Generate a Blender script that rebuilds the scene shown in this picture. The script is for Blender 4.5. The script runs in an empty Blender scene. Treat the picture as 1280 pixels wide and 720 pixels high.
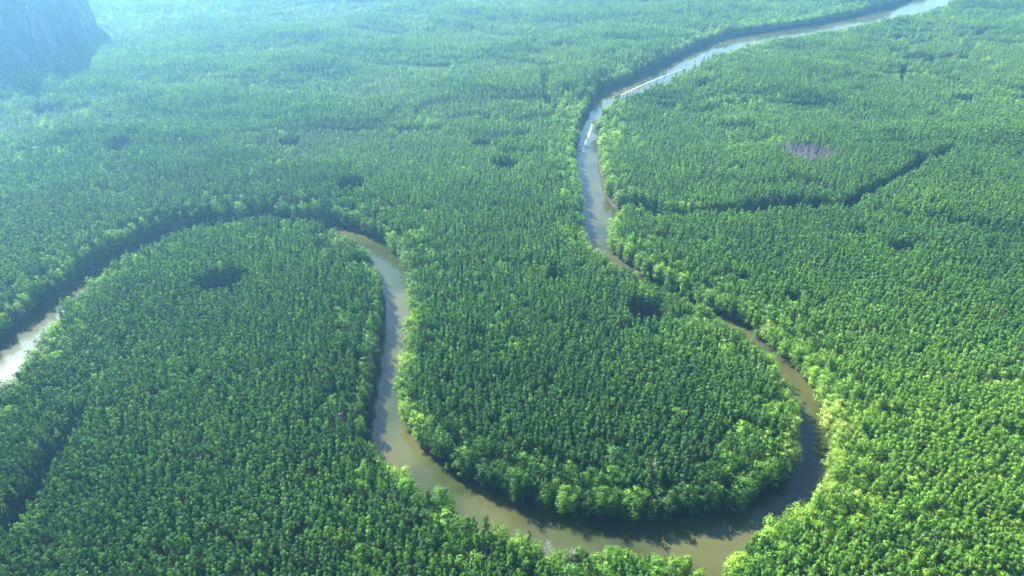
import bpy, math, random
import numpy as np
R = math.radians
rng = np.random.default_rng(7)
random.seed(7)
sc = bpy.context.scene
col = sc.collection

# ------------------------------------------------------------------ camera
ALT, PITCH, F = 220.0, R(32.0), 850.0
cam_d = bpy.data.cameras.new('camera'); cam = bpy.data.objects.new('camera', cam_d); col.objects.link(cam)
cam.location = (0, 0, ALT); cam.rotation_euler = (R(90) - PITCH, 0, 0)
cam_d.sensor_width = 36; cam_d.lens = F / 1280 * 36
cam_d.clip_start = 1; cam_d.clip_end = 20000
sc.camera = cam
CP, SP = math.cos(PITCH), math.sin(PITCH)

def gp(u, v, z=0.0):
    """photo pixel -> point of the world at height z"""
    a = (u - 640) / F; b = (360 - v) / F
    d = (a, CP + b * SP, -SP + b * CP)
    t = (z - ALT) / d[2]
    return (a * t, d[1] * t)

def proj(x, y, z):
    dz = z - ALT
    depth = y * CP - dz * SP
    up = y * SP + dz * CP
    return 640 + F * x / depth, 360 - F * up / depth, depth

# ------------------------------------------------------------------ helpers
def tag(o, label=None, cat=None, group=None, kind=None):
    if label: o['label'] = label
    if cat: o['category'] = cat
    if group: o['group'] = group
    if kind: o['kind'] = kind
    return o

def mesh_from(name, verts, faces, mats=None, midx=None, smooth=False):
    me = bpy.data.meshes.new(name)
    me.from_pydata([tuple(v) for v in verts], [], [tuple(f) for f in faces])
    for m in (mats or []): me.materials.append(m)
    if midx is not None: me.polygons.foreach_set('material_index', np.asarray(midx, dtype=np.int32))
    if smooth: me.polygons.foreach_set('use_smooth', np.ones(len(me.polygons), dtype=bool))
    me.update()
    return me

def link(name, me, parent=None, loc=(0, 0, 0)):
    o = bpy.data.objects.new(name, me); col.objects.link(o); o.location = loc
    if parent: o.parent = parent
    return o

class MB:
    def __init__(s): s.v, s.f = [], []
    def add(s, vs, fs):
        n = len(s.v); s.v += [tuple(p) for p in vs]; s.f += [tuple(i + n for i in f) for f in fs]
    def tube(s, path, radii, n=6, cap=True):
        path = [np.array(p, float) for p in path]; vs = []; fs = []
        for i, p in enumerate(path):
            d = path[min(i + 1, len(path) - 1)] - path[max(i - 1, 0)]
            d = d / (np.linalg.norm(d) + 1e-9)
            a = np.cross(d, (0.3, 0.9, 0.1)); a /= np.linalg.norm(a) + 1e-9; b = np.cross(d, a)
            for k in range(n):
                t = 2 * math.pi * k / n
                vs.append(p + radii[i] * (math.cos(t) * a + math.sin(t) * b))
        for i in range(len(path) - 1):
            for k in range(n):
                k2 = (k + 1) % n
                fs.append((i * n + k, i * n + k2, (i + 1) * n + k2, (i + 1) * n + k))
        if cap:
            fs.append(tuple(range(n - 1, -1, -1))); m = (len(path) - 1) * n; fs.append(tuple(m + k for k in range(n)))
        s.add(vs, fs)
    def box(s, x0, x1, y0, y1, z0, z1):
        s.add([(x0,y0,z0),(x1,y0,z0),(x1,y1,z0),(x0,y1,z0),(x0,y0,z1),(x1,y0,z1),(x1,y1,z1),(x0,y1,z1)],
              [(0,3,2,1),(4,5,6,7),(0,1,5,4),(1,2,6,5),(2,3,7,6),(3,0,4,7)])

def lattice(seed, n=64):
    return np.random.default_rng(seed).random((n, n))
def vnoise(x, y, scale, seed):
    g = lattice(seed); n = g.shape[0]
    X = np.asarray(x) / scale + 1000; Y = np.asarray(y) / scale + 1000
    i = np.floor(X).astype(int); j = np.floor(Y).astype(int); fx = X - i; fy = Y - j
    fx = fx * fx * (3 - 2 * fx); fy = fy * fy * (3 - 2 * fy)
    i0, i1, j0, j1 = i % n, (i + 1) % n, j % n, (j + 1) % n
    return (g[i0, j0] * (1 - fx) + g[i1, j0] * fx) * (1 - fy) + (g[i0, j1] * (1 - fx) + g[i1, j1] * fx) * fy
def fbm(x, y, scale, seed, o=3):
    s = 0; a = 1; t = 0
    for k in range(o): s = s + a * vnoise(x, y, scale / 2 ** k, seed + k); t += a; a *= .5
    return s / t
def sstep(a, b, x):
    t = np.clip((x - a) / (b - a), 0, 1); return t * t * (3 - 2 * t)

# ------------------------------------------------------------------ materials
def new_mat(name):
    m = bpy.data.materials.new(name); m.use_nodes = True
    nt = m.node_tree; nt.nodes.clear()
    out = nt.nodes.new('ShaderNodeOutputMaterial')
    return m, nt, out
def N(nt, t, **kw):
    n = nt.nodes.new(t)
    for k, v in kw.items(): setattr(n, k, v)
    return n
def ramp(nt, stops):
    r = nt.nodes.new('ShaderNodeValToRGB'); e = r.color_ramp.elements
    while len(e) < len(stops): e.new(0.5)
    for k, (p, c) in enumerate(stops): e[k].position = p; e[k].color = (*c, 1)
    return r
def math_n(nt, op, a, b=None, c=None):
    n = nt.nodes.new('ShaderNodeMath'); n.operation = op
    for k, x in enumerate((a, b, c)):
        if x is None: continue
        if isinstance(x, (int, float)): n.inputs[k].default_value = x
        else: nt.links.new(x, n.inputs[k])
    return n.outputs[0]

def foliage_mat():
    m, nt, out = new_mat('foliage'); L = nt.links.new
    tint = N(nt, 'ShaderNodeAttribute', attribute_type='INSTANCER', attribute_name='tint')
    cl = N(nt, 'ShaderNodeAttribute', attribute_type='GEOMETRY', attribute_name='clump')
    oi = N(nt, 'ShaderNodeObjectInfo')
    # the tint of a tree plus a bit from clump to clump
    t = math_n(nt, 'MULTIPLY_ADD', math_n(nt, 'SUBTRACT', cl.outputs['Fac'], 0.5), 0.30, tint.outputs['Fac'])
    r = ramp(nt, [(0.0, (0.016, 0.056, 0.010)), (0.3, (0.044, 0.114, 0.012)), (0.6, (0.082, 0.165, 0.013)), (0.85, (0.125, 0.205, 0.020)), (1.0, (0.21, 0.26, 0.07))])
    L(t, r.inputs[0])
    hsv = N(nt, 'ShaderNodeHueSaturation')
    L(r.outputs[0], hsv.inputs['Color'])
    v = math_n(nt, 'MULTIPLY_ADD', oi.outputs['Random'], 0.5, 0.78)
    v2 = math_n(nt, 'MULTIPLY_ADD', cl.outputs['Fac'], 0.4, 0.8)
    L(math_n(nt, 'MULTIPLY', v, v2), hsv.inputs['Value'])
    d = N(nt, 'ShaderNodeBsdfPrincipled'); d.inputs['Roughness'].default_value = 0.65
    d.inputs['Specular IOR Level'].default_value = 0.2
    L(hsv.outputs[0], d.inputs['Base Color'])
    tr = N(nt, 'ShaderNodeBsdfTranslucent')
    br = N(nt, 'ShaderNodeMixRGB', blend_type='MULTIPLY'); br.inputs[0].default_value = 1; br.inputs[2].default_value = (1.5, 1.6, 0.7, 1)
    L(hsv.outputs[0], br.inputs[1]); L(br.outputs[0], tr.inputs['Color'])
    mx = N(nt, 'ShaderNodeMixShader'); mx.inputs[0].default_value = 0.35
    L(d.outputs[0], mx.inputs[1]); L(tr.outputs[0], mx.inputs[2]); L(mx.outputs[0], out.inputs[0])
    return m

def simple_mat(name, c1, c2, scale=4, rough=0.8, bump=0.0, spec=0.3):
    m, nt, out = new_mat(name); L = nt.links.new
    geo = N(nt, 'ShaderNodeNewGeometry'); no = N(nt, 'ShaderNodeTexNoise'); no.inputs['Scale'].default_value = scale; no.inputs['Detail'].default_value = 5
    L(geo.outputs['Position'], no.inputs['Vector'])
    r = ramp(nt, [(0.3, c1), (0.7, c2)]); L(no.outputs['Fac'], r.inputs[0])
    p = N(nt, 'ShaderNodeBsdfPrincipled'); p.inputs['Roughness'].default_value = rough; p.inputs['Specular IOR Level'].default_value = spec
    L(r.outputs[0], p.inputs['Base Color'])
    if bump:
        b = N(nt, 'ShaderNodeBump'); b.inputs['Strength'].default_value = bump; L(no.outputs['Fac'], b.inputs['Height']); L(b.outputs[0], p.inputs['Normal'])
    L(p.outputs[0], out.inputs[0])
    return m

def water_mat():
    m, nt, out = new_mat('river_water'); L = nt.links.new
    geo = N(nt, 'ShaderNodeNewGeometry')
    big = N(nt, 'ShaderNodeTexNoise'); big.inputs['Scale'].default_value = 0.018; big.inputs['Detail'].default_value = 6; big.inputs['Distortion'].default_value = 0.6
    L(geo.outputs['Position'], big.inputs['Vector'])
    r = ramp(nt, [(0.40, (0.015, 0.020, 0.006)), (0.60, (0.036, 0.038, 0.012))]); L(big.outputs['Fac'], r.inputs[0])
    rip = N(nt, 'ShaderNodeTexNoise'); rip.inputs['Scale'].default_value = 0.9; rip.inputs['Detail'].default_value = 5
    L(geo.outputs['Position'], rip.inputs['Vector'])
    b = N(nt, 'ShaderNodeBump'); b.inputs['Strength'].default_value = 0.055; b.inputs['Distance'].default_value = 0.25
    L(rip.outputs['Fac'], b.inputs['Height'])
    p = N(nt, 'ShaderNodeBsdfPrincipled'); p.inputs['IOR'].default_value = 1.33
    rr = N(nt, 'ShaderNodeMapRange'); rr.inputs['To Min'].default_value = 0.07; rr.inputs['To Max'].default_value = 0.12
    L(big.outputs['Fac'], rr.inputs['Value']); L(rr.outputs[0], p.inputs['Roughness'])
    L(r.outputs[0], p.inputs['Base Color']); L(b.outputs[0], p.inputs['Normal']); L(p.outputs[0], out.inputs[0])
    return m

def foam_mat(name, dens):
    m, nt, out = new_mat(name); L = nt.links.new
    geo = N(nt, 'ShaderNodeNewGeometry'); no = N(nt, 'ShaderNodeTexNoise'); no.inputs['Scale'].default_value = 0.9; no.inputs['Detail'].default_value = 8
    no.inputs['Roughness'].default_value = 0.7
    L(geo.outputs['Position'], no.inputs['Vector'])
    e = N(nt, 'ShaderNodeAttribute', attribute_name='edge')
    mr = N(nt, 'ShaderNodeMapRange'); mr.inputs['From Min'].default_value = 0.78; mr.inputs['From Max'].default_value = 1.12
    L(math_n(nt, 'ADD', no.outputs['Fac'], math_n(nt, 'MULTIPLY', e.outputs['Fac'], dens)), mr.inputs['Value'])
    p = N(nt, 'ShaderNodeBsdfPrincipled'); p.inputs['Base Color'].default_value = (0.25, 0.26, 0.26, 1); p.inputs['Roughness'].default_value = 0.6
    tr = N(nt, 'ShaderNodeBsdfTransparent'); mx = N(nt, 'ShaderNodeMixShader')
    L(mr.outputs[0], mx.inputs[0]); L(tr.outputs[0], mx.inputs[1]); L(p.outputs[0], mx.inputs[2]); L(mx.outputs[0], out.inputs[0])
    return m

def rock_mat():
    m, nt, out = new_mat('limestone_and_scrub'); L = nt.links.new
    geo = N(nt, 'ShaderNodeNewGeometry')
    n1 = N(nt, 'ShaderNodeTexNoise'); n1.inputs['Scale'].default_value = 0.035; n1.inputs['Detail'].default_value = 9; n1.inputs['Roughness'].default_value = 0.65
    mp = N(nt, 'ShaderNodeMapping'); mp.inputs['Scale'].default_value = (1, 1, 0.35)
    L(geo.outputs['Position'], mp.inputs['Vector']); L(mp.outputs[0], n1.inputs['Vector'])
    sep = N(nt, 'ShaderNodeSeparateXYZ'); L(geo.outputs['Normal'], sep.inputs[0])
    n2 = N(nt, 'ShaderNodeTexNoise'); n2.inputs['Scale'].default_value = 0.3; n2.inputs['Detail'].default_value = 6; L(geo.outputs['Position'], n2.inputs['Vector'])
    rk = ramp(nt, [(0.38, (0.06, 0.055, 0.055)), (0.62, (0.36, 0.28, 0.25))]); L(n1.outputs['Fac'], rk.inputs[0])
    gr = ramp(nt, [(0.35, (0.010, 0.030, 0.012)), (0.7, (0.028, 0.060, 0.020))]); L(n2.outputs['Fac'], gr.inputs[0])
    f = math_n(nt, 'ADD', math_n(nt, 'MULTIPLY', sep.outputs['Z'], 0.9), math_n(nt, 'MULTIPLY', math_n(nt, 'SUBTRACT', n1.outputs['Fac'], 0.5), 2.6))
    mr = N(nt, 'ShaderNodeMapRange'); mr.inputs['From Min'].default_value = -0.12; mr.inputs['From Max'].default_value = 0.05; L(f, mr.inputs['Value'])
    mx = N(nt, 'ShaderNodeMixRGB'); L(mr.outputs[0], mx.inputs[0]); L(rk.outputs[0], mx.inputs[1]); L(gr.outputs[0], mx.inputs[2])
    b = N(nt, 'ShaderNodeBump'); b.inputs['Strength'].default_value = 0.8; b.inputs['Distance'].default_value = 3; L(n2.outputs['Fac'], b.inputs['Height'])
    p = N(nt, 'ShaderNodeBsdfPrincipled'); p.inputs['Roughness'].default_value = 0.9
    L(mx.outputs[0], p.inputs['Base Color']); L(b.outputs[0], p.inputs['Normal']); L(p.outputs[0], out.inputs[0])
    return m

M_leaf = foliage_mat()
M_bark = simple_mat('mangrove_bark', (0.055, 0.050, 0.036), (0.11, 0.10, 0.075), 3, 0.9)
M_dead = simple_mat('dead_wood', (0.105, 0.10, 0.11), (0.20, 0.185, 0.20), 2, 0.9)
M_mud = simple_mat('mangrove_mud', (0.010, 0.011, 0.007), (0.024, 0.023, 0.014), 0.15, 0.9, 0.3, .15)
M_water = water_mat()
M_rock = rock_mat()

# ------------------------------------------------------------------ the river, traced bank by bank
H = 15.0      # canopy height along the banks
def P(pts, z=0.0): return [gp(p[0], p[1], p[2] if len(p) > 2 else z) for p in pts]
north_bank = P([(1230,-40),(1131,3),(1093,14),(1043,26),(993,35),(935,42),(897,50),(862,64),(825,82),(790,100),(757,113),(747,116),(741,125),(734,142),(726,158),
   (720,172,8),(719,190,10),(722,205,10),(727,230,10),(729,250,10),(727,266,10),(728,282,10),(737,303,H),(752,322,10),(777,340,10.5),(810,355,10),(840,370,10),(863,380,9.5),
   (887,393,9.5),(913,410,9.5),(940,430,10),(963,447,11),(977,467,12),(988,484,12),(996,500,12),(1000,523,10),(998,547,10),(993,567,8),(984,590,4),(965,611),(942,628),(905,640),(860,647),
   (828,648),(795,650),(762,650),(728,647),(698,639),(674,630),(649,629),(628,619),(603,609),(585,601),(561,591),(542,571),(523,552),(510,533),(503,515),(502,490),(506,462),(511,432),
   (514,405),(513,383),(512,358),(508,343),(503,330),(495,318),(487,309),(473,302),(462,295),(450,289),(435,284),(405,280),(360,276),(310,276),(260,280),(215,289),(180,300),
   (148,316),(112,338),(78,360),(42,390),(0,424),(-60,480)])
lobe_bank = P([(-60,520),(0,469),(19,459),(32,435),(50,405),(78,379),(98,355),(120,337),(143,325),(162,312),(188,300),(225,287),(262,278),(300,272),(340,269),(380,272),(405,277),(422,284),
   (433,290),(447,300),(458,307),(465,313),(471,327),(477,340),(479,353),(479,370),(474,400),(468,430),(462,460),(458,485),(457,510),(460,535),(472,553),(492,570),(515,586),(536,604),
   (558,619),(576,633),(594,641),(622,648),(640,656),(662,657),(680,667),(710,674),(750,673),(783,680),(833,679),(867,688),(886,705),(892,722),(890,760),(870,830)], H)
east_bank = P([(900,830,H),(912,760,H),(905,718,H),(909,700,H),(918,682,H),(941,664,H),(966,643,H),(987,632,H),(1008,618,H),(1028,604,12),(1033,587,6),(1035,560),(1033,540),(1030,520),(1022,500),
   (1011,484),(1001,471),(989,458),(967,444),(953,433),(933,413),(918,404),(900,397),(877,384),(853,373),(833,363),(817,353),(790,338),(765,322),(760,303),(764,287),(772,276),(786,270),
   (776,266),(762,257),(754,232),(748,206),(745,181),(750,158),(760,140),(780,128,12),(815,108,H),(867,82,H),(906,63,H),(943,51,H),(997,41,H),(1056,33,H),(1110,20,H),(1152,14,H),(1189,2,H),(1290,-36,H)])
def chaikin(p, closed=False, n=2):
    p = np.array(p, float)
    for _ in range(n):
        a, b = p[:-1], p[1:]
        q = np.empty((2 * len(a), 2)); q[0::2] = .75 * a + .25 * b; q[1::2] = .25 * a + .75 * b
        p = np.vstack([p[:1], q, p[-1:]])
    return p
nb, lb, eb = chaikin(north_bank), chaikin(lobe_bank), chaikin(east_bank)
river_poly = np.vstack([nb, lb, eb])

creeks = []    # (points, half width)
creeks.append((P([(780,268),(800,272)]) + [(x, y + 6) for x, y in P([(830,268),(850,264),(890,265),(933,266),(953,260),(1000,258),(1058,257)], H)], 6.8))
creeks.append(([(x, y + 4) for x, y in P([(1058,257),(1070,245),(1092,239),(1108,227),(1128,222),(1146,211),(1160,199),(1176,195),(1195,188)], H)], 3.4))
creeks.append(([(x, y + 4) for x, y in P([(1058,257),(1120,263),(1200,279),(1290,298)], H)], 3.4))
creeks.append(([(x - 4, y + 2) for x, y in P([(-40,672),(0,658),(27,647),(40,628),(53,612),(60,594),(72,570),(88,545),(104,520)], H)], 3.0))
def seg_dist(px, py, ax, ay, bx, by):
    dx, dy = bx - ax, by - ay; l2 = dx * dx + dy * dy + 1e-9
    t = np.clip(((px - ax) * dx + (py - ay) * dy) / l2, 0, 1)
    return np.hypot(px - ax - t * dx, py - ay - t * dy)
RS, RX0, RY0 = 2.0, -1300.0, 40.0
RNX, RNY = 1400, 840
RXX, RYY = np.meshgrid(RX0 + np.arange(RNX) * RS, RY0 + np.arange(RNY) * RS)
def raster_dist(segs, reach=40.0):
    """distance to the nearest segment on a 2 m raster, up to reach"""
    D = np.full((RNY, RNX), reach)
    for (ax, ay), (bx, by), w in segs:
        j0 = max(int((min(ax, bx) - reach - RX0) / RS), 0); j1 = min(int((max(ax, bx) + reach - RX0) / RS) + 2, RNX)
        i0 = max(int((min(ay, by) - reach - RY0) / RS), 0); i1 = min(int((max(ay, by) + reach - RY0) / RS) + 2, RNY)
        if i1 <= i0 or j1 <= j0: continue
        sl = D[i0:i1, j0:j1]; np.minimum(sl, seg_dist(RXX[i0:i1, j0:j1], RYY[i0:i1, j0:j1], ax, ay, bx, by) - w, out=sl)
    return D
_q = [tuple(p) for p in river_poly]
RIV = raster_dist([(_q[i], _q[(i + 1) % len(_q)], 0.0) for i in range(len(_q))])
_ins = np.zeros((RNY, RNX), bool)
for r_ in range(RNY):                                   # even-odd rule, row by row
    yy = RY0 + r_ * RS + 1e-4; cr = []
    for i in range(len(_q)):
        (ax, ay), (bx, by) = _q[i], _q[(i + 1) % len(_q)]
        if (ay > yy) != (by > yy): cr.append((bx - ax) * (yy - ay) / (by - ay) + ax)
    cr.sort()
    for a_, b_ in zip(cr[0::2], cr[1::2]): _ins[r_, (RXX[0] > a_) & (RXX[0] < b_)] = True
RIV = np.where(_ins, -RIV, RIV)
_cs = []
for pts, hw in creeks:
    p = chaikin(pts); _cs += [(tuple(p[i]), tuple(p[i + 1]), hw) for i in range(len(p) - 1)]
CRK = raster_dist(_cs)
def sample(A, x, y):
    fx = (np.asarray(x, float) - RX0) / RS; fy = (np.asarray(y, float) - RY0) / RS
    out = (fx < 0) | (fy < 0) | (fx > RNX - 2) | (fy > RNY - 2)
    fx = np.clip(fx, 0, RNX - 2.001); fy = np.clip(fy, 0, RNY - 2.001); i = fy.astype(int); j = fx.astype(int); a = fx - j; b = fy - i
    v = (A[i, j] * (1 - a) + A[i, j + 1] * a) * (1 - b) + (A[i + 1, j] * (1 - a) + A[i + 1, j + 1] * a) * b
    return np.where(out, 40.0, v)
def river_sd(x, y): return sample(RIV, x, y)
def creek_sd(x, y): return sample(CRK, x, y)

# ------------------------------------------------------------------ ground: one sheet with the river bed cut into it
def axis(lo, hi, step, far):
    out = []; v = hi; s = step
    while v < far: s *= 1.35; v += s; out.append(v)
    neg = []; v = lo; s = step
    while v > -far: s *= 1.35; v -= s; neg.append(v)
    return np.array(neg[::-1] + list(np.arange(lo, hi + .1, step)) + out)
xs = axis(-1000, 1050, 5.0, 9000); ys = axis(60, 1560, 5.0, 9000)
GX, GY = np.meshgrid(xs, ys)
sd = np.minimum(river_sd(GX, GY), creek_sd(GX, GY))
GZ = np.minimum(np.clip(river_sd(GX, GY) * 0.35, -1.5, 0.7), np.clip(creek_sd(GX, GY) * .35, .12, .7)) + np.where(sd > 2, 0.35 * (fbm(GX, GY, 25, 3) - .3), 0)
nx, ny = len(xs), len(ys)
V = np.stack([GX, GY, GZ], -1).reshape(-1, 3)
I = np.arange(nx * ny).reshape(ny, nx)
Fq = np.stack([I[:-1, :-1], I[:-1, 1:], I[1:, 1:], I[1:, :-1]], -1).reshape(-1, 4)
def np_mesh(name, V, Fq, mats, smooth=False, midx=None, attrs=None):
    me = bpy.data.meshes.new(name)
    k = Fq.shape[1]
    me.vertices.add(len(V)); me.vertices.foreach_set('co', V.astype(np.float32).ravel())
    me.loops.add(Fq.size); me.loops.foreach_set('vertex_index', Fq.astype(np.int32).ravel())
    me.polygons.add(len(Fq)); me.polygons.foreach_set('loop_start', np.arange(0, Fq.size, k, dtype=np.int32))
    me.polygons.foreach_set('loop_total', np.full(len(Fq), k, np.int32))
    if midx is not None: me.polygons.foreach_set('material_index', midx.astype(np.int32))
    me.polygons.foreach_set('use_smooth', np.full(len(Fq), smooth))
    for m in mats: me.materials.append(m)
    for nme, arr in (attrs or {}).items():
        at = me.attributes.new(nme, 'FLOAT', 'POINT'); at.data.foreach_set('value', arr.astype(np.float32))
    me.update(calc_edges=True); me.validate()
    return me
ground = link('ground', np_mesh('ground', V, Fq, [M_mud], True)); tag(ground, kind='structure', label='dark mangrove mud under the forest')
wv = np.array([(-1300, 40, 0), (1500, 40, 0), (1500, 1900, 0), (-1300, 1900, 0)], float)
river = link('river', np_mesh('river', wv, np.array([[0, 1, 2, 3]]), [M_water])); tag(river, kind='structure', label='muddy green-brown river winding through the mangroves')

# ------------------------------------------------------------------ karst hills beyond the top left corner
def karst(name, cx, cy, rx, ry, h, seed, n=90, rot=0.0, p=3.2):
    u = np.linspace(-1.25, 1.25, n); A, B = np.meshgrid(u, u)
    ang = np.arctan2(B, A); rad = np.hypot(A, B)
    wob = 1 + 0.42 * (fbm(np.cos(ang) * 2 + 5, np.sin(ang) * 2 + 5, 0.8, seed, 4) - .5) * 2
    t = np.clip(1 - (rad / wob) ** p, 0, 1)
    X = A * rx; Y = B * ry
    x = cx + X * math.cos(rot) - Y * math.sin(rot); y = cy + X * math.sin(rot) + Y * math.cos(rot)
    z = h * t ** 0.55 * (0.72 + 0.5 * fbm(x, y, 70, seed + 9, 4)) + 14 * t ** .3 * (fbm(x, y, 16, seed + 4, 3) - .5)
    z = np.where(rad / wob > 1, -1.2, z)
    j = (fbm(x, y, 22, seed + 2, 3) - .5) * 30 * (t > 0)
    Vv = np.stack([x + j, y - j * .6, z], -1).reshape(-1, 3)
    Ii = np.arange(n * n).reshape(n, n); Fv = np.stack([Ii[:-1, :-1], Ii[:-1, 1:], Ii[1:, 1:], Ii[1:, :-1]], -1).reshape(-1, 4)
    return link(name, np_mesh(name, Vv, Fv, [M_rock], False))
k1 = karst('hill', -700, 940, 122, 145, 205, 21); tag(k1, kind='structure', label='steep limestone hill standing out of the mangroves, in blue shade')
k2 = karst('hill', -655, 1515, 260, 150, 210, 31); tag(k2, kind='structure', label='second limestone hill behind the first')
k3 = karst('hill', -625, 800, 44, 70, 58, 41, 60); tag(k3, kind='structure', label='low pale limestone outcrop at the foot of the hill')
def hill_mask(x, y):
    m = ((x + 700) / 128) ** 2 + ((y - 940) / 150) ** 2 < 1
    m |= ((x + 655) / 265) ** 2 + ((y - 1515) / 155) ** 2 < 1
    m |= ((x + 625) / 44) ** 2 + ((y - 800) / 70) ** 2 < 1
    return m

# ------------------------------------------------------------------ tree meshes
def leaves(centres, radii, n_leaf, size, axis_xy, r):
    """leaf sprays: small folded-looking quads spread through clumps"""
    nC = len(centres); c = np.repeat(centres, n_leaf, 0); rc = np.repeat(radii, n_leaf)[:, None]
    off = r.normal(size=(nC * n_leaf, 3)); off /= np.linalg.norm(off, axis=1, keepdims=True) + 1e-9
    rad = r.random((nC * n_leaf, 1)) ** 0.45
    pos = c + off * rad * rc * np.array([1, 1, 0.95])
    out = pos - np.stack([np.full(len(pos), axis_xy[0]), np.full(len(pos), axis_xy[1]), pos[:, 2] - .5], -1)
    out /= np.linalg.norm(out, axis=1, keepdims=True) + 1e-9
    nrm = off * 1.0 + out * 0.8 + np.array([0, 0, 0.3]) + r.normal(size=pos.shape) * 0.22
    nrm /= np.linalg.norm(nrm, axis=1, keepdims=True)
    t1 = np.cross(nrm, r.normal(size=pos.shape)); t1 /= np.linalg.norm(t1, axis=1, keepdims=True) + 1e-9
    t2 = np.cross(nrm, t1)
    s = size * (0.6 + 0.8 * r.random((len(pos), 1))); s2 = s * (0.55 + 0.4 * r.random((len(pos), 1)))
    bend = nrm * s * 0.18
    q = np.stack([pos - t1 * s - bend, pos - t2 * s2 + bend * .5, pos + t1 * s - bend, pos + t2 * s2 + bend * .5], 1).reshape(-1, 3)
    f = np.arange(len(q)).reshape(-1, 4)
    val = np.repeat(np.clip(r.random(nC), 0, 1), n_leaf * 4)
    return q, f, val

def spire(r, cx, cy, w, z0, z1, n_cl, cr, pointy=1.0):
    k = np.arange(n_cl); t = (k + .5) / n_cl                                   # height fraction
    prof = np.sin(np.pi * np.clip(t * 0.86 + 0.12, 0, 1)) ** (0.6 + 0.25 * pointy)
    a = k * 2.39996 + r.random(n_cl) * .8 + r.random() * 6
    if pointy >= 1: prof = prof * np.clip((1.08 - t) / .30, 0, 1) ** .4
    rr = (w / 2 - cr * .55) * prof * (0.55 + 0.45 * r.random(n_cl))
    c = np.stack([cx + rr * np.cos(a), cy + rr * np.sin(a), z0 + (z1 - z0) * t + r.normal(size=n_cl) * .25], -1)
    return c, cr * (0.75 + 0.5 * r.random(n_cl)) * (np.clip(1.3 - .45 * t, .8, 1) if pointy >= 1 else 1)

def crown_mesh(kind, seed):
    r = np.random.default_rng(seed)
    if kind == 'narrow':
        c, cr = spire(r, 0, 0, 3.2 + r.random() * .5, 6.5, 16.0, 11, 0.92)
        q, f, v = leaves(c, cr, 34, 0.26, (0, 0), r)
    elif kind == 'mid':
        Q = []; 
        for k in range(3):
            a = k * 2.1 + r.random(); d = 1.3 + r.random() * .5
            Q.append(spire(r, d * math.cos(a), d * math.sin(a), 4.2, 4.5, 13.4 + r.random() * 2.8, 9, 1.25, .6))
        c = np.vstack([x[0] for x in Q]); cr = np.hstack([x[1] for x in Q])
        q, f, v = leaves(c, cr, 44, 0.28, (0, 0), r)
    else:
        Q = []; n = 6 + int(r.random() * 3)
        for k in range(n):
            a = k * 2.39996 + r.random() * .6; d = 3.4 * math.sqrt((k + .3) / n) + r.random() * .5
            top = 15.8 - 0.6 * d - r.random() * 3.2
            Q.append(spire(r, d * math.cos(a), d * math.sin(a), 4.6 + r.random() * 1.4, 1.6 + r.random() * 2, top, 9, 1.35 + r.random() * .3, .5))
        c = np.vstack([x[0] for x in Q]); cr = np.hstack([x[1] for x in Q])
        q, f, v = leaves(c, cr, 56, 0.27, (0, 0), r)
    return q, f, v

def trunk_mb(kind, seed):
    r = random.Random(seed); b = MB()
    def bend(x, y, z, l): return (x + r.uniform(-l, l), y + r.uniform(-l, l), z)
    if kind == 'narrow':
        b.tube([(0, 0, -.4), bend(0, 0, 5, .2), bend(0, 0, 10, .3), bend(0, 0, 14.5, .3)], [.16, .13, .09, .03], 5)
        for k in range(3):
            a = k * 2.1 + r.random(); b.tube([(0, 0, 1.6), (.5 * math.cos(a), .5 * math.sin(a), 1.1), (1.0 * math.cos(a), 1.0 * math.sin(a), -.5)], [.05, .05, .04], 4)
    else:
        n, spread = (3, 1.5) if kind == 'mid' else (6, 3.6)
        b.tube([(0, 0, -.5), bend(0, 0, 1.5, .1), bend(0, 0, 3.2, .2)], [.36, .30, .24], 7)
        for k in range(n):
            a = k * 2.39996 + r.random() * .5; d = spread * math.sqrt((k + .5) / n)
            x, y = d * math.cos(a), d * math.sin(a)
            b.tube([(0, 0, 2.6), (x * .5, y * .5, 4.6), bend(x, y, 8, .3), bend(x * 1.1, y * 1.1, 12.5, .3)], [.20, .17, .12, .03], 5)
            e = a + .6
            b.tube([(x * .5, y * .5, 4.6), (x * .5 + 1.2 * math.cos(e), y * .5 + 1.2 * math.sin(e), 7)], [.1, .04], 4)
        for k in range(7):
            a = k * 0.9 + r.random() * .4; q = 1.3 + r.random() * .7
            b.tube([(0, 0, 2.0), (q * .6 * math.cos(a), q * .6 * math.sin(a), 1.5), (q * math.cos(a), q * math.sin(a), -.6)], [.08, .07, .05], 4)
    return b

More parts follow.
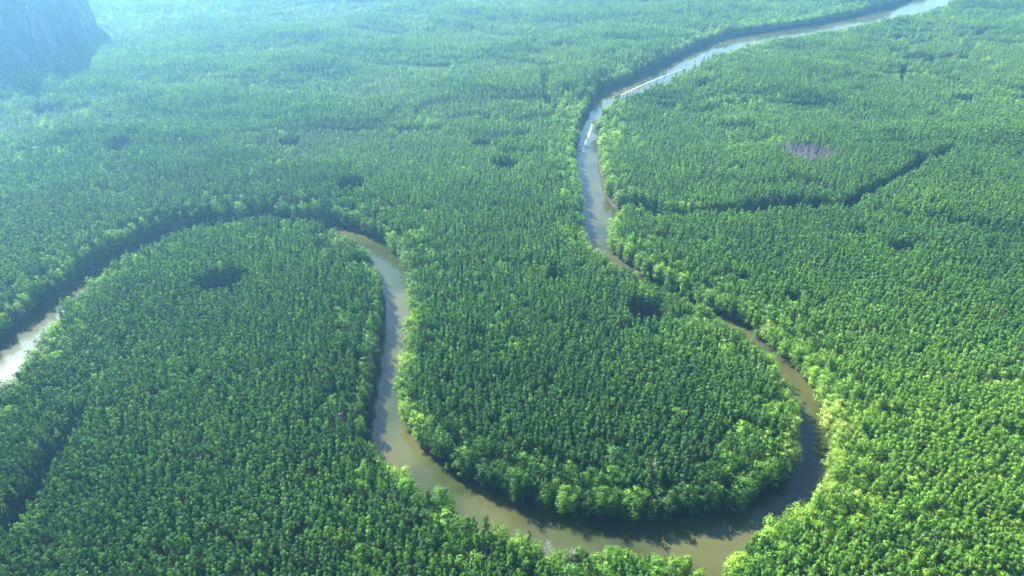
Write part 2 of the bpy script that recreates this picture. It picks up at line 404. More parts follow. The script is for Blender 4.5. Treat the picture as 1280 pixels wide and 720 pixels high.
PROTO = []      # (kind, crown mesh, trunk mesh)
for kind, num in (('narrow', 6), ('mid', 4), ('broad', 5)):
    for k in range(num):
        q, f, v = crown_mesh(kind, 100 + 17 * k + len(kind))
        cm = np_mesh('crown', q, f, [M_leaf], False, None, {'clump': v})
        tb = trunk_mb(kind, 50 + k)
        tm = mesh_from('trunk', tb.v, tb.f, [M_bark], None, True)
        PROTO.append((kind, cm, tm, q, f, v, tb))
KIDX = {'narrow': list(range(0, 6)), 'mid': list(range(6, 10)), 'broad': list(range(10, 15))}
protos = bpy.data.collections.new('tree_library')      # never linked to the scene: only the forest reads it
for k, (kind, cm, tm, q, f, v, tb) in enumerate(PROTO):
    me = bpy.data.meshes.new('library_tree'); nq = len(q)
    me.from_pydata([tuple(p) for p in q] + tb.v, [], [tuple(x) for x in f.tolist()] + [tuple(i + nq for i in g) for g in tb.f])
    me.materials.append(M_leaf); me.materials.append(M_bark)
    me.polygons.foreach_set('material_index', np.r_[np.zeros(len(f), np.int32), np.ones(len(tb.f), np.int32)])
    at = me.attributes.new('clump', 'FLOAT', 'POINT'); at.data.foreach_set('value', np.r_[v, np.full(len(tb.v), .5)].astype(np.float32))
    me.update()
    o = bpy.data.objects.new('library_tree_%02d' % k, me); protos.objects.link(o)

# ------------------------------------------------------------------ where the trees stand
PITS = [(278,350,23),(437,230,15),(632,201,12),(602,174,9),(362,173,9),(808,385,20),(595,420,10),(455,349,9),(1128,310,14),(833,296,9),(695,345,10),
        (1020,378,8),(700,340,6),(60,130,14),(187,130,16),(95,172,12),(150,183,12),(690,56,10),(650,47,7),(1205,118,9),(1198,66,8),(1145,195,9),(990,372,9),(1075,290,8),(1290,118,8),
        (405,490,6),(1222,222,6),(1135,127,7),(1005,45,6),(1195,95,7)]
pits = []
for u, v, rpx in PITS:
    x, y = gp(u, v, 14); pits.append((x, y, (1.3 + .35 * float(sstep(400, 700, y))) * rpx / F * proj(x, y, 14)[2]))
dead_c = gp(1004, 201, 6); DEAD_RX, DEAD_RY = 24.0, 24.0

def frustum(x, y, m=60):
    dep = y * CP + ALT * SP
    return (np.abs(x) < 0.765 * dep + m)
CELL = 1.0; OX, OY = -1300, 60; OCC = np.zeros((1620, 2700), bool)
def occ_stamp(x, y, r):
    i0, i1 = int(y - r - OY), int(y + r - OY) + 1; j0, j1 = int(x - r - OX), int(x + r - OX) + 1
    i0, j0 = max(i0, 0), max(j0, 0)
    if i1 <= i0 or j1 <= j0: return
    yy, xx = np.mgrid[i0:i1, j0:j1]; sl = OCC[i0:i1, j0:j1]; yy = yy[:sl.shape[0], :sl.shape[1]]; xx = xx[:sl.shape[0], :sl.shape[1]]
    sl |= (yy + OY + .5 - y) ** 2 + (xx + OX + .5 - x) ** 2 < r * r
def occ_at(x, y):
    i = np.clip((y - OY).astype(int), 0, OCC.shape[0] - 1); j = np.clip((x - OX).astype(int), 0, OCC.shape[1] - 1)
    return OCC[i, j]
def blocked(x, y, extra=0.0):
    b = np.zeros(np.shape(x), bool)
    for px, py, pr in pits:
        wob = 1 + .14 * (vnoise(x, y, 7, 77) - .5) * 2
        b |= np.hypot(x - px, y - py) < (pr + extra) * wob
    b |= ((x - dead_c[0]) / (DEAD_RX + extra)) ** 2 + ((y - dead_c[1]) / (DEAD_RY + extra)) ** 2 < 1
    return b | hill_mask(x, y)

trees = []    # x, y, proto, sxy, sz, rot, tint, kindcode(0 narrow 1 mid 2 broad), row
# how yellow a stand is, with distance haze and near dimming painted into the tint, read off the photo: a few broad zones of the ground
def zone_gain(x, y):
    u, v, d = proj(x, y, 12.0)
    g = 0.22 + 0.26 * sstep(330, 60, v)  # far foliage painted lighter, standing in for haze and glare
    g += 0.32 * sstep(860, 1080, u) * sstep(330, 540, v)                 # right-hand block, bottom right
    g += 0.10 * sstep(-0.1, 1.0, 1 - np.hypot((u - 960) / 170, (v - 400) / 80))
    g += 0.18 * sstep(0, 1, 1 - np.hypot((u - 780) / 330, (v - 705) / 50))
    g += 0.05 * sstep(0, 1, 1 - np.hypot((u - 1180) / 250, (v - 230) / 60))
    g -= 0.11 * sstep(360, 520, v) * sstep(1030, 930, u)  # near left and centre painted darker, in place of a lower exposure
    g -= 0.08 * sstep(0, .4, 1 - np.hypot((u - 790) / 300, (v - 610) / 70)) * (np.asarray(v) < 655)
    g -= 0.10 * sstep(560, 380, u) * sstep(420, 300, v)
    g += 0.30 * (fbm(x, y, 75, 5) - .5) + 0.16 * (fbm(x, y, 14, 8, 2) - .5)
    return g

# 1. broad trees along the banks
def bank_walk(poly, step, off, prob, kind, jit, row, seed, rmul=1.0, side=None):
    r = np.random.default_rng(seed); L = np.r_[0, np.cumsum(np.hypot(*np.diff(poly, axis=0).T))]
    s = r.random() * step
    while s < L[-1]:
        i = np.searchsorted(L, s) - 1; i = max(0, min(i, len(poly) - 2))
        t = (s - L[i]) / (L[i + 1] - L[i] + 1e-9); p = poly[i] * (1 - t) + poly[i + 1] * t
        d = poly[i + 1] - poly[i]; n = np.array([-d[1], d[0]]) / (np.hypot(*d) + 1e-9)
        s += step * (0.7 + 0.6 * r.random())
        if r.random() > prob: continue
        for sg in (1, -1):
            q = p + n * sg * (off + (1.8 if p[1] > 430 and p[0] > 30 else 0) + r.normal() * jit) + r.normal(size=2) * .5
            dd = float(river_sd(np.array([q[0]]), np.array([q[1]]))[0])
            if dd > min(off * .45, .3) and dd < off * 2 + 2.5: 
                if creek_sd(np.array([q[0]]), np.array([q[1]]))[0] > off * .6: cand.append((q[0], q[1], kind, row, rmul))
cand = []
for sd_, poly in enumerate((nb, lb, eb)):
    bank_walk(poly, 7.6, (3.3, 4.8, 4.2)[sd_], .9, 'broad', .7, 1, 10 + sd_, .92)
    bank_walk(poly, 5.0, (2.3, 3.4, 2.9)[sd_], .85, 'mid', .5, 1, 30 + sd_, .72)
    bank_walk(poly, 4.5, .9, .6, 'bush', .5, 0, 50 + sd_, .5)
    bank_walk(poly, 9.5, 12, .6, 'broad', 1.2, 2, 20 + sd_, .9)
    bank_walk(poly, 8.5, 20, .3, 'broad', 2.5, 3, 40 + sd_, .9)
# low mangroves hanging over the water
for pts, hw in creeks:
    p = chaikin(pts); n_ = int(sum(np.hypot(*(p[i + 1] - p[i])) for i in range(len(p) - 1)) / 5)
    for k in range(n_):
        i = int(rng.random() * (len(p) - 1)); t = rng.random(); q = p[i] * (1 - t) + p[i + 1] * t
        d = p[i + 1] - p[i]; nn = np.array([-d[1], d[0]]) / (np.hypot(*d) + 1e-9); sg = 1 if rng.random() < .5 else -1
        q = q + nn * sg * (hw + 2.2 + rng.random() * 2)
        if creek_sd(np.array([q[0]]), np.array([q[1]]))[0] > 1.4 and river_sd(np.array([q[0]]), np.array([q[1]]))[0] > 2.5: cand.append((q[0], q[1], 'mid', 1, .8))
# 2. mixed stands of broad crowns away from the water
r2 = np.random.default_rng(99)
n_try = 26000
tx = r2.uniform(-1250, 1350, n_try); ty = r2.uniform(70, 1640, n_try)
ok = frustum(tx, ty, 30)
u_, v_, _d = proj(tx, ty, 12.0)
strip = sstep(0.15, 1, 1 - np.hypot((u_ - (880 + (v_ - 390) * 1.1)) / 150, (v_ - 400) / 110))         # east of the narrow reach
rightlow = sstep(930, 1100, u_) * sstep(430, 560, v_)
farleft = sstep(470, 120, u_) * sstep(330, 260, v_) * .9
lowleft = sstep(120, 30, u_) * sstep(400, 520, v_) * .8
patch = sstep(.56, .70, fbm(tx, ty, 70, 61))
dens = np.clip(.12 + .85 * strip + .85 * rightlow + .55 * farleft + .6 * lowleft + .45 * patch, 0, 1)
ok &= r2.random(n_try) < dens
rs = river_sd(tx[ok], ty[ok]); cs = creek_sd(tx[ok], ty[ok])
for x, y, a, b in zip(tx[ok], ty[ok], rs, cs):
    if a > 9 and b > 4: cand.append((x, y, 'broad' if r2.random() < .45 else 'mid', 4, .85))
order = {0: -1, 1: 0, 2: 1, 3: 2, 4: 3}
cand.sort(key=lambda c: order[c[3]])
ca = np.array([(c[0], c[1]) for c in cand]); keep = ~blocked(ca[:, 0], ca[:, 1], 2.5) & frustum(ca[:, 0], ca[:, 1], 40) & (ca[:, 1] > 65) & (ca[:, 1] < 1640)
for k, (x, y, kind, row, rm) in enumerate(cand):
    if kind == 'bush':
        if keep[k]: trees.append([x, y, KIDX['mid'][int(rng.random() * 4)], .45 + .3 * rng.random(), .28 + .16 * rng.random(), rng.random() * 6.28, 0, 3, 0])
        continue
    if not keep[k] or occ_at(np.array([x]), np.array([y]))[0]: continue
    s = rm * (0.80 + 0.55 * rng.random() + (.25 if rng.random() < .22 else 0)) * (1.05 if kind == 'broad' else 1.1)
    rad = (5.0 if kind == 'broad' else 3.3) * s
    occ_stamp(x, y, rad * (.80 if row > 1 else .74))
    sz = (0.88 + 0.22 * rng.random()) * (0.93 if row == 1 else 1.06)
    trees.append([x, y, KIDX[kind][int(rng.random() * len(KIDX[kind]))], s, sz, rng.random() * 6.28, 0, 1 if kind == 'mid' else 2, row])
# 3. slim plantation-like trees fill everything else
y = 66.0
fill = []
while y < 1640:
    sp = 2.42 * (1 + 0.5 * float(sstep(450, 1300, y)))
    w = 0.765 * (y * CP + ALT * SP) + 60
    xs_ = np.arange(-w, w, sp) + (0 if int(y / sp) % 2 else sp / 2)
    fx = xs_ + rng.normal(size=len(xs_)) * sp * .27; fy = y + rng.normal(size=len(xs_)) * sp * .27
    fill.append(np.stack([fx, fy, np.full(len(fx), sp / 2.62)], -1)); y += sp * .92
fill = np.vstack(fill)
m = ~occ_at(fill[:, 0], fill[:, 1]) & ~blocked(fill[:, 0], fill[:, 1], 0)
fill = fill[m]
m = (river_sd(fill[:, 0], fill[:, 1]) > np.where((fill[:, 1] > 430) & (fill[:, 0] > 30), 4.0, 2.2)) & (creek_sd(fill[:, 0], fill[:, 1]) > 1.5)
fill = fill[m]
n = len(fill)
hn = fbm(fill[:, 0], fill[:, 1], 90, 15) - .5; ridge = (1 - sstep(0.006, .030, np.abs(fbm(fill[:, 0], fill[:, 1], 190, 44) - .5))) * sstep(380, 600, fill[:, 1]) * sstep(-100, 150, fill[:, 0] + .2 * fill[:, 1]); hn2 = (fbm(fill[:, 0], fill[:, 1], 34, 16, 3) - .5) * (1 + 1.3 * sstep(400, 700, fill[:, 1]))
_tf = fbm(fill[:, 0], fill[:, 1] * 1.8, 150, 71, 3)
terrace = (.26 * sstep(.44, .452, _tf) + .22 * sstep(.53, .542, _tf) + .2 * sstep(.61, .622, _tf) - .34) * sstep(430, 620, fill[:, 1])
gap = rng.random(n) < (.004 + .7 * ridge + .25 * sstep(.70, .80, fbm(fill[:, 0], fill[:, 1], 18, 88, 2)))
fz = 1.08 + .34 * hn + .20 * hn2 + rng.normal(size=n) * .06 - .38 * ridge + terrace
fs = fill[:, 2] * (0.86 + .34 * rng.random(n))
narrow = np.column_stack([fill[:, 0], fill[:, 1], rng.integers(0, 6, n), fs, fz, rng.random(n) * 6.28, np.zeros(n), np.zeros(n), np.full(n, 9)])[~gap]
T = np.vstack([np.array(trees, float), narrow])
T[:, 6] = zone_gain(T[:, 0], T[:, 1]) + np.where(T[:, 7] == 2, .13, np.where(T[:, 7] == 1, .07, 0)) + rng.normal(size=len(T)) * np.where(T[:, 7] == 0, .085, .12) + np.where(rng.random(len(T)) < .015, .25, 0) + np.where(T[:, 8] <= 1, .07, 0)
hb = fbm(T[:, 0], T[:, 1], 90, 15) - .5; big = (T[:, 7] > 0) & (T[:, 7] < 3)
T[big & (T[:, 8] > 1), 4] += .25 * hb[big & (T[:, 8] > 1)]
T[:, 6] = np.clip(T[:, 6], 0.02, 0.82)
print('TREES', len(T), 'broad', (T[:, 7] == 2).sum(), 'mid', (T[:, 7] == 1).sum())

# ------------------------------------------------------------------ the 300 trees that show largest stand as objects
u_, v_, d_ = proj(T[:, 0], T[:, 1], 9 * T[:, 4])
wid = np.choose(T[:, 7].astype(int), [3.6, 6.4, 9.6, 5]) * T[:, 3]
hei = np.choose(T[:, 7].astype(int), [5.0, 9.0, 12.5, 6]) * T[:, 4]
face = np.where(T[:, 8] == 1, 1.0, .75)
score = wid * hei * face / d_ ** 2
score[(u_ < 6) | (u_ > 1274) | (v_ < 5) | (v_ > 706)] = 0
top = np.argsort(-score)[:300]
is_top = np.zeros(len(T), bool); is_top[top] = True

def tone(t):
    return 'dark green' if t < .30 else 'mid green' if t < .47 else 'bright green' if t < .64 else 'yellow-green' if t < .80 else 'pale lime-green'
proto_root = {}
def copy_tree(k, row):
    """a tree root with its trunk and crown"""
    if k not in proto_root:
        root = bpy.data.objects.new('mangrove_tree', None); root.empty_display_size = 2; col.objects.link(root)
        t_ = link('trunk', PROTO[k][2], root); c_ = link('crown', PROTO[k][1], root)
        proto_root[k] = (root, t_, c_); parts = proto_root[k]
    else:
        parts = [o.copy() for o in proto_root[k]]
        for o in parts: col.objects.link(o)
        parts[1].parent = parts[0]; parts[2].parent = parts[0]
    root, t_, c_ = parts
    x, y, _, s, sz, rot, tint, kc, rw = row
    root.location = (x, y, 0.45); root.scale = (s, s, sz); root.rotation_euler = (0, 0, rot)
    c_['tint'] = float(tint); t_['tint'] = float(tint); root['tint'] = float(tint)
    return root
ORD = ['', 'second ', 'third ', 'fourth ', 'fifth ', 'sixth ', 'seventh ', 'eighth ', 'ninth ', 'tenth ', 'eleventh ', 'twelfth ']
SHAPE = {0: 'slim', 1: 'rounded', 2: 'broad'}
def poly_d(p, x, y):
    d = 1e9
    for k in range(0, len(p) - 1):
        d = min(d, float(seg_dist(x, y, p[k][0], p[k][1], p[k + 1][0], p[k + 1][1])))
    return d
def place_of(u, v, x, y):
    """(phrase for the waterline, phrase for set back, axis) of the stretch of bank a tree stands by"""
    ds = [poly_d(p, x, y) for p in (nb, lb, eb)]
    if min(ds) > 32:
        if u < 470: return (None, 'deep inside the left loop' if v > 330 else 'in the forest beyond the left loop', 'u')
        if u > 1040 and v > 470: return (None, 'in the bright forest at lower right' if v > 600 else 'in the forest right of the right bend', 'u')
        if u > 900: return (None, 'in the forest east of the narrow reach', 'u')
        return (None, 'inside the central headland', 'u')
    k = int(np.argmin(ds))
    if k == 0:
        if u < 430: return ('on the far bank of the left loop', 'behind the far bank of the left loop', 'u')
        if u < 560 and v < 430: return ('on the left channel\'s right bank, upper half', 'behind the left channel\'s right bank, upper half', 'v')
        if u < 560 and v < 540: return ('on the left channel\'s right bank, lower half', 'behind the left channel\'s right bank, lower half', 'v')
        if v > 560 and u < 720: return ('along the headland\'s lower left edge', 'behind the lower left edge of the headland', 'u')
        if v > 560 and u < 860: return ('at the bottom tip of the central headland', 'behind the bottom tip of the headland', 'u')
        if v > 545: return ('at the lower right corner of the headland', 'behind the headland\'s lower right corner', 'u')
        if v > 430: return ('on the right-hand edge of the central headland', 'behind the headland\'s right-hand edge', 'v')
        if u > 735 and v > 300: return ('on the headland side of the narrow reach', 'behind the headland side of the narrow reach', 'u')
        return ('on the west bank of the upper reach', 'behind the west bank of the upper reach', 'v')
    if k == 1:
        if u < 190: return ('on the near bank of the channel at far left', 'behind the near bank at far left', 'u')
        if u < 432 and v < 330: return ('on the crest of the left loop', 'behind the crest of the left loop', 'u')
        if v < 430: return ('on the left channel\'s left bank, upper half', 'behind the left channel\'s left bank, upper half', 'v')
        if v < 560: return ('on the left channel\'s left bank, lower half', 'behind the left channel\'s left bank, lower half', 'v')
        if u < 620: return ('on the near bank left of the bottom bend', 'behind the near bank left of the bottom bend', 'u')
        return ('on the near bank along the bottom bend', 'behind the near bank along the bottom bend', 'u')
    if v > 600: return ('at the lower right corner of the bend', 'behind the lower right corner of the bend', 'u')
    if v > 465: return ('on the outer bank of the right bend', 'behind the outer bank of the right bend', 'v')
    if v > 395: return ('on the narrow reach\'s east bank, lower half', 'behind the narrow reach\'s east bank, lower half', 'v')
    if v > 290: return ('on the narrow reach\'s east bank, upper half', 'behind the narrow reach\'s east bank, upper half', 'v')
    return ('on the east bank of the upper reach', 'behind the east bank of the upper reach', 'v')
info = []
for i in top:
    a_, b_, ax = place_of(u_[i], v_[i], T[i, 0], T[i, 1])
    water = a_ is not None and T[i, 8] <= 1
    sz_w = 'spreading' if wid[i] > 12.5 else ('broad' if wid[i] > 8.5 else 'rounded')
    info.append((i, a_ if water else b_, ax, sz_w, tone(T[i, 6])))
buckets = {}
for t_ in info: buckets.setdefault((t_[1], t_[3], t_[4]), []).append(t_)
for (where, size, tn), L_ in buckets.items():
    ax = L_[0][2]; L_.sort(key=lambda t: u_[t[0]] if ax == 'u' else v_[t[0]])
    n_ = len(L_)
    for k, (i, *_r) in enumerate(L_):
        root = copy_tree(int(T[i, 2]), T[i])
        if n_ == 1: lab = '%s %s mangrove %s' % (size, tn, where)
        else:
            first, last = ('leftmost', 'rightmost') if ax == 'u' else ('farthest', 'nearest')
            if k == 0: o_ = first
            elif k == n_ - 1: o_ = last
            else:
                frm = k <= (n_ - 1) / 2; q_ = (k if frm else n_ - 1 - k)
                o_ = ORD[min(q_, 11)] + (first if frm else last)
            lab = '%s %s %s mangrove %s' % (o_, size, tn, where)
        if len(lab.split()) > 16: lab = lab.replace('central ', '').replace('mangrove ', 'tree ')
        if len(lab.split()) > 16: print('LONG', lab)
        tag(root, lab, 'tree', 'large mangroves standing along and near the river')

# the rest of the forest: one object
rest = T[~is_top]
fm = bpy.data.meshes.new('mangrove_forest'); fm.vertices.add(len(rest))
fm.vertices.foreach_set('co', np.column_stack([rest[:, 0], rest[:, 1], np.full(len(rest), .45)]).astype(np.float32).ravel())
for nme, arr in (('pick', rest[:, 2]), ('wide', rest[:, 3]), ('tall', rest[:, 4]), ('turn', rest[:, 5]), ('tint', rest[:, 6])):
    at = fm.attributes.new(nme, 'FLOAT', 'POINT'); at.data.foreach_set('value', arr.astype(np.float32))
forest = link('mangrove_forest', fm); tag(forest, 'dense green mangrove forest covering both sides of the river to the far haze', 'forest', kind='stuff')
ng = bpy.data.node_groups.new('forest_scatter', 'GeometryNodeTree')
ng.interface.new_socket('Geometry', in_out='INPUT', socket_type='NodeSocketGeometry'); ng.interface.new_socket('Geometry', in_out='OUTPUT', socket_type='NodeSocketGeometry')
gi = ng.nodes.new('NodeGroupInput'); go = ng.nodes.new('NodeGroupOutput')
ci = ng.nodes.new('GeometryNodeCollectionInfo'); ci.inputs['Collection'].default_value = protos; ci.inputs['Separate Children'].default_value = True; ci.inputs['Reset Children'].default_value = True
iop = ng.nodes.new('GeometryNodeInstanceOnPoints'); iop.inputs['Pick Instance'].default_value = True
def na(nm):
    n_ = ng.nodes.new('GeometryNodeInputNamedAttribute'); n_.data_type = 'FLOAT'; n_.inputs['Name'].default_value = nm; return n_.outputs['Attribute']
cs_ = ng.nodes.new('ShaderNodeCombineXYZ'); wn = na('wide'); ng.links.new(wn, cs_.inputs[0]); ng.links.new(wn, cs_.inputs[1]); ng.links.new(na('tall'), cs_.inputs[2])
cr_ = ng.nodes.new('ShaderNodeCombineXYZ'); ng.links.new(na('turn'), cr_.inputs[2])
e2r = ng.nodes.new('FunctionNodeEulerToRotation'); ng.links.new(cr_.outputs[0], e2r.inputs[0])
ng.links.new(gi.outputs[0], iop.inputs['Points']); ng.links.new(ci.outputs[0], iop.inputs['Instance'])
ng.links.new(na('pick'), iop.inputs['Instance Index']); ng.links.new(e2r.outputs[0], iop.inputs['Rotation']); ng.links.new(cs_.outputs[0], iop.inputs['Scale'])
ng.links.new(iop.outputs[0], go.inputs[0])
md = forest.modifiers.new('scatter', 'NODES'); md.node_group = ng

# ------------------------------------------------------------------ dead trees
def dead_mesh(seed, h, spread, n_br):
    r = random.Random(seed); b = MB()
    lean = (r.uniform(-.6, .6), r.uniform(-.6, .6))
    pt = lambda z: np.array([lean[0] * z / h, lean[1] * z / h, z])
    b.tube([pt(-.5), pt(h * .4) + (r.uniform(-.15, .15), 0, 0), pt(h * .75), pt(h)], [.22, .17, .11, .03], 5)
    b2 = MB()
    for k in range(n_br):
        z = h * (.35 + .6 * (k + r.random()) / n_br); a = k * 2.4 + r.random(); l = spread * (1.15 - z / h) * (0.7 + .6 * r.random()) + .3
        p = pt(z); q = p + (l * math.cos(a), l * math.sin(a), l * .7); e = q + (l * .4 * math.cos(a + .5), l * .4 * math.sin(a + .5), l * .6)
        b2.tube([p, q, e], [.075, .05, .02], 4)
        f_ = q + (l * .5 * math.cos(a - .8), l * .5 * math.sin(a - .8), l * .3); b2.tube([q, f_], [.04, .015], 4)
        g_ = q + (-.1, .2, l * .7); b2.tube([q, g_], [.035, .012], 3)
    return b, b2
def dead_tree(x, y, seed, h, spread, n_br, label, group, thick=1.0):
    root = bpy.data.objects.new('dead_tree', None); col.objects.link(root); root.location = (x, y, .4); root.scale = (thick, thick, 1)
    b, b2 = dead_mesh(seed, h, spread, n_br)
    link('trunk', mesh_from('dead_trunk', b.v, b.f, [M_dead]), root); link('branches', mesh_from('dead_branches', b2.v, b2.f, [M_dead]), root)
    tag(root, label, 'dead tree', group); return root
r3 = random.Random(5)
dp = [(dead_mesh(300 + k, 12.5 + k * .5, 1.6, 12)) for k in range(6)]
dm = []
for b, b2 in dp:
    dm.append((mesh_from('dead_trunk', b.v, b.f, [M_dead]), mesh_from('dead_branches', b2.v, b2.f, [M_dead])))
for u0, v0, h0, lab in ((1167, 671, 17.5, 'pale bleached dead mangrove crown standing alone in the bright forest at lower right'),
                        (820, 583, 17.0, 'grey dead mangrove among green crowns just above the bottom tip of the headland'),
                        (684, 684, 16.5, 'grey dead mangrove on the near bank, left of the bottom exit channel'),
                        (715, 691, 15.5, 'smaller grey dead mangrove on the near bank, close beside a second one'),
                        (425, 520, 17.0, 'grey dead mangrove in the dark stand left of the left channel')):
    x0, y0 = gp(u0, v0, h0 - 2.5)
    dead_tree(x0, y0, int(u0), h0, 2.4, 46, lab, 'lone dead mangroves among green crowns', 1.3)
cnt = 0; spots = []
while cnt < 130:
    a = r3.uniform(-1, 1); b_ = r3.uniform(-1, 1)
    if a * a + b_ * b_ > .95: continue
    x = dead_c[0] + a * (DEAD_RX + .5); y = dead_c[1] + b_ * (DEAD_RY + .5)
    if any(math.hypot(x - p, y - q) < 1.9 for p, q in spots): continue
    spots.append((x, y)); cnt += 1
for k, (x, y) in enumerate(spots):
    root = bpy.data.objects.new('dead_tree', None); col.objects.link(root); root.location = (x, y, .4); s = r3.uniform(1.0, 1.25)
    root.scale = (1.35, 1.35, s); root.rotation_euler = (0, 0, r3.random() * 6.28)
    tm_, bm_ = dm[k % 6]; link('trunk', tm_, root); link('branches', bm_, root)
    tag(root, 'bare purplish-grey dead mangrove in the leafless patch on the upper right', 'dead tree', 'dead mangroves in the leafless patch')

# ------------------------------------------------------------------ boats and their wakes
M_hull = simple_mat('painted_hull', (0.045, 0.012, 0.012), (0.07, 0.02, 0.018), 2, .35, 0, .5)
M_hull2 = simple_mat('dark_hull', (0.010, 0.010, 0.013), (0.02, 0.018, 0.022), 2, .35, 0, .5)
M_roof = simple_mat('boat_awning', (0.04, 0.014, 0.016), (0.06, 0.022, 0.024), 2, .7)
M_in = simple_mat('boat_deck', (0.22, 0.15, 0.09), (0.30, 0.21, 0.13), 3, .7)
M_eng = simple_mat('engine_metal', (0.03, 0.03, 0.035), (0.05, 0.05, 0.055), 3, .4)
def boat(x, y, heading, hullm, roofm, label):
    root = bpy.data.objects.new('longtail_boat', None); col.objects.link(root); root.scale = (1.15, 1.15, 1.1); root.location = (x, y, 0); root.rotation_euler = (0, 0, heading)
    st = [(-4.6, .75, .0), (-3, .95, -.1), (0, 1.05, -.12), (2.5, .8, -.05), (4.2, .35, .35), (5.3, .06, 1.1)]   # station x, half beam, keel z
    vs = []; fs = []
    for sx, hb_, kz in st:
        top_z = .62 + max(0, sx - 1) * .17
        vs += [(sx, hb_, top_z), (sx, hb_ * .8, kz + .2), (sx, 0, kz), (sx, -hb_ * .8, kz + .2), (sx, -hb_, top_z),
               (sx, -hb_ + .07 if hb_ > .2 else 0, top_z - .01), (sx, -hb_ * .7, kz + .32), (sx, hb_ * .7, kz + .32), (sx, hb_ - .07 if hb_ > .2 else 0, top_z - .01)]
    for i in range(len(st) - 1):
        for k in range(9):
            k2 = (k + 1) % 9; fs.append((i * 9 + k, (i + 1) * 9 + k, (i + 1) * 9 + k2, i * 9 + k2))
    fs.append(tuple(range(9))); fs.append(tuple(45 + k for k in range(8, -1, -1)))
    link('hull', mesh_from('hull', vs, fs, [hullm]), root)
    for sx in (-2.6, -1.2, .2, 1.6):
        b = MB(); b.box(sx - .18, sx + .18, -.72, .72, .38, .46); link('seat', mesh_from('seat', b.v, b.f, [M_in]), root)
    aw = MB(); m_ = 8; ring = []
    for k in range(m_ + 1):
        t = k / m_; yy = -1.0 + 2 * t; zz = 1.95 + .22 * math.sin(math.pi * t); ring.append((yy, zz))
    vs = [(sx, a, b_ + dz) for sx in (-3.2, 2.4) for dz in (0, .05) for a, b_ in ring]; fs = []
    q = m_ + 1
    for k in range(m_):
        fs += [(k, k + 1, 2 * q + k + 1, 2 * q + k), (q + k, 3 * q + k, 3 * q + k + 1, q + k + 1), (k, q + k, q + k + 1, k + 1), (2 * q + k, 2 * q + k + 1, 3 * q + k + 1, 3 * q + k)]
    fs += [(0, 2 * q, 3 * q, q), (m_, q + m_, 3 * q + m_, 2 * q + m_)]
    link('awning', mesh_from('awning', vs, fs, [roofm]), root)
    for sx in (-3.0, 2.2):
        for sy in (-.88, .88):
            b = MB(); b.tube([(sx, sy, .5), (sx, sy, 1.98)], [.03, .03], 6); link('awning_post', mesh_from('awning_post', b.v, b.f, [M_eng]), root)
    b = MB(); b.box(-4.5, -3.8, -.28, .28, .75, 1.25); b.tube([(-4.2, 0, .7), (-4.2, 0, .1)], [.12, .12], 6)
    e = link('engine', mesh_from('engine', b.v, b.f, [M_eng]), root)
    b = MB(); b.tube([(-4.4, 0, .9), (-7.4, 0, -.1)], [.05, .04], 6); b.tube([(-3.9, 0, 1.1), (-2.9, .1, 1.3)], [.03, .03], 5); link('propeller_shaft', mesh_from('propeller_shaft', b.v, b.f, [M_eng]), e)
    tag(root, label, 'boat', 'boats speeding along the upper reach'); return root
def dirn(a, b): return math.atan2(b[1] - a[1], b[0] - a[0])
b1 = gp(741.5, 152); b1w = gp(737, 166); b2_ = gp(771.5, 120.5); b2w = gp(790, 111.5)
boat(*b1, dirn(b1w, b1), M_hull2, M_hull2, 'small dark motorboat heading away beside the shaded left bank, curved wake behind')
boat(*b2_, dirn(b2w, b2_), M_hull, M_roof, 'small reddish motorboat coming down the reach, long straight white wake behind')
def ribbon(name, pts, widths, mat, label, z=.012, group='boat wakes'):
    p = np.array(pts, float); w = np.array(widths, float)
    for _ in range(2):
        a, b = p[:-1], p[1:]; q = np.empty((2 * len(a), 2)); q[0::2] = .75 * a + .25 * b; q[1::2] = .25 * a + .75 * b
        c, d = w[:-1], w[1:]; ww = np.empty(2 * len(c)); ww[0::2] = .75 * c + .25 * d; ww[1::2] = .25 * c + .75 * d
        p = np.vstack([p[:1], q, p[-1:]]); w = np.r_[w[:1], ww, w[-1:]]
    m_ = 9; vs = []; ed = []
    for i in range(len(p)):
        d = p[min(i + 1, len(p) - 1)] - p[max(i - 1, 0)]; n_ = np.array([-d[1], d[0]]) / (np.hypot(*d) + 1e-9)
        for k in range(m_):
            t = k / (m_ - 1) * 2 - 1; q = p[i] + n_ * t * w[i]
            vs.append((q[0], q[1], z)); ed.append((1 - t * t) ** 1.1 * (1 - .80 * i / (len(p) - 1)) * (1 if i else .6))
    fs = [(i * m_ + k, i * m_ + k + 1, (i + 1) * m_ + k + 1, (i + 1) * m_ + k) for i in range(len(p) - 1) for k in range(m_ - 1)]
    o = link(name, np_mesh(name, np.array(vs), np.array(fs), [mat], False, None, {'edge': np.array(ed)}))
    tag(o, label, 'wake', group, 'stuff'); return o
M_foam = foam_mat('churned_foam', 1.15); M_foam2 = foam_mat('thin_foam', .75); M_foam3 = foam_mat('broken_foam', .74)
W = lambda L_: [gp(u, v) for u, v in L_]
ribbon('boat_wake', W([(740.3,155.5),(738,162),(735,170),(731,178),(728,185),(727,192),(728,198)]), [.6,1.5,2.0,2.3,2.8,3.0,2.5], M_foam, 'white foam wake curving behind the boat near the left bank')
ribbon('boat_wake', W([(776,118.8),(790,112),(810,103),(835,93),(858,84),(872,79)]), [.5,1.2,2.0,3.0,4.2,5.4], M_foam3, 'long straight white foam wake behind the boat coming down the reach')
ribbon('boat_wash', W([(728,186),(724,184),(720,182)]), [4,6,8], M_foam2, 'pale wash running out against the left bank', .02)
ribbon('boat_wash', W([(739,151),(734,149),(730,150)]), [3,5,7], M_foam2, 'thin pale wash beside the bow of the dark boat', .02)

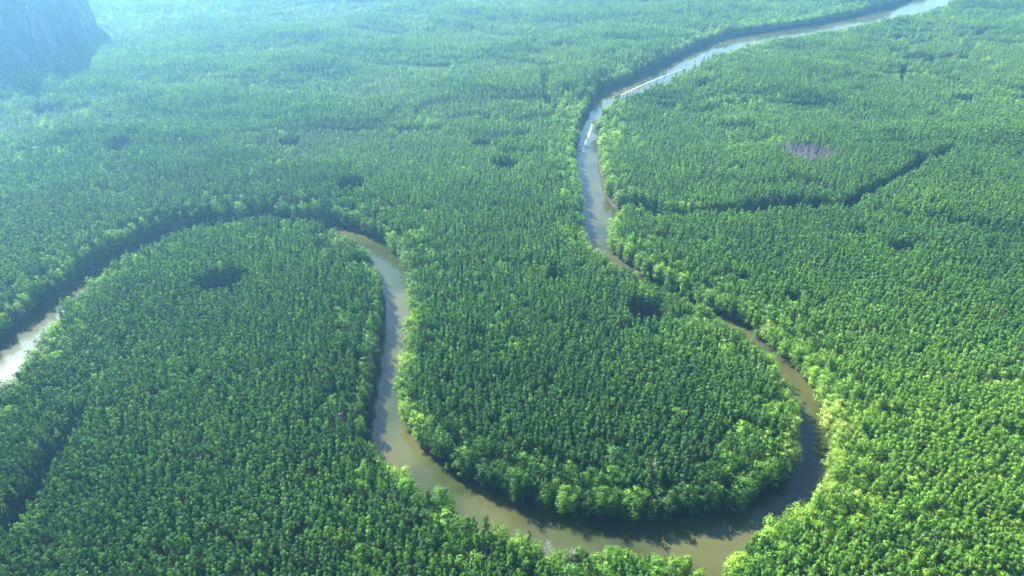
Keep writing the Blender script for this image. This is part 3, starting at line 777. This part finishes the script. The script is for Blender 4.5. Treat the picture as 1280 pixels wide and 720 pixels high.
# ------------------------------------------------------------------ haze
M_h, nt, out = new_mat('haze')
pv = nt.nodes.new('ShaderNodeVolumePrincipled'); pv.inputs['Color'].default_value = (0.24, 0.62, 1.0, 1); pv.inputs['Density'].default_value = 0.00022; pv.inputs['Anisotropy'].default_value = 0.68
nt.links.new(pv.outputs[0], out.inputs['Volume'])
hb_ = MB(); hb_.box(-9600, 9600, -9600, 9600, -4, 285)
haze = link('haze', mesh_from('haze', hb_.v, hb_.f, [M_h])); tag(haze, 'pale blue haze filling the air over the forest', None, None, 'stuff')

# ------------------------------------------------------------------ light
SUN_AZ, SUN_EL = R(-43), R(40)        # azimuth from +Y towards +X
sx, sy, sz_ = math.sin(SUN_AZ) * math.cos(SUN_EL), math.cos(SUN_AZ) * math.cos(SUN_EL), math.sin(SUN_EL)
ld = bpy.data.lights.new('sun', 'SUN'); ld.energy = 5.0; ld.angle = R(.5); ld.color = (1.0, .95, .86)
lo = bpy.data.objects.new('sun', ld); col.objects.link(lo)
from mathutils import Vector
lo.rotation_euler = Vector((sx, sy, sz_)).to_track_quat('Z', 'Y').to_euler(); lo.location = (0, 0, 600)
w = bpy.data.worlds.new('World'); sc.world = w; w.use_nodes = True; nt = w.node_tree; nt.nodes.clear()
sky = nt.nodes.new('ShaderNodeTexSky'); sky.sky_type = 'NISHITA'; sky.sun_disc = False; sky.sun_elevation = SUN_EL; sky.sun_rotation = SUN_AZ
sky.air_density = 1.0; sky.dust_density = .6; sky.ozone_density = 2.0
bg = nt.nodes.new('ShaderNodeBackground'); bg.inputs[1].default_value = .05; wo = nt.nodes.new('ShaderNodeOutputWorld')
nt.links.new(sky.outputs[0], bg.inputs[0]); nt.links.new(bg.outputs[0], wo.inputs[0])

sc.view_settings.view_transform = 'Standard'; sc.view_settings.look = 'None'; sc.view_settings.gamma = 1; sc.view_settings.exposure = 3.15
cy = sc.cycles
cy.max_bounces = 5; cy.diffuse_bounces = 2; cy.glossy_bounces = 2; cy.transmission_bounces = 3; cy.transparent_max_bounces = 6; cy.volume_bounces = 0
cy.use_denoising = True; cy.denoiser = 'OPENIMAGEDENOISE'; cy.denoising_prefilter = 'ACCURATE'; cy.denoising_input_passes = 'RGB_ALBEDO_NORMAL'; cy.use_adaptive_sampling = True; cy.adaptive_threshold = 0.02
cy.caustics_reflective = False; cy.caustics_refractive = False
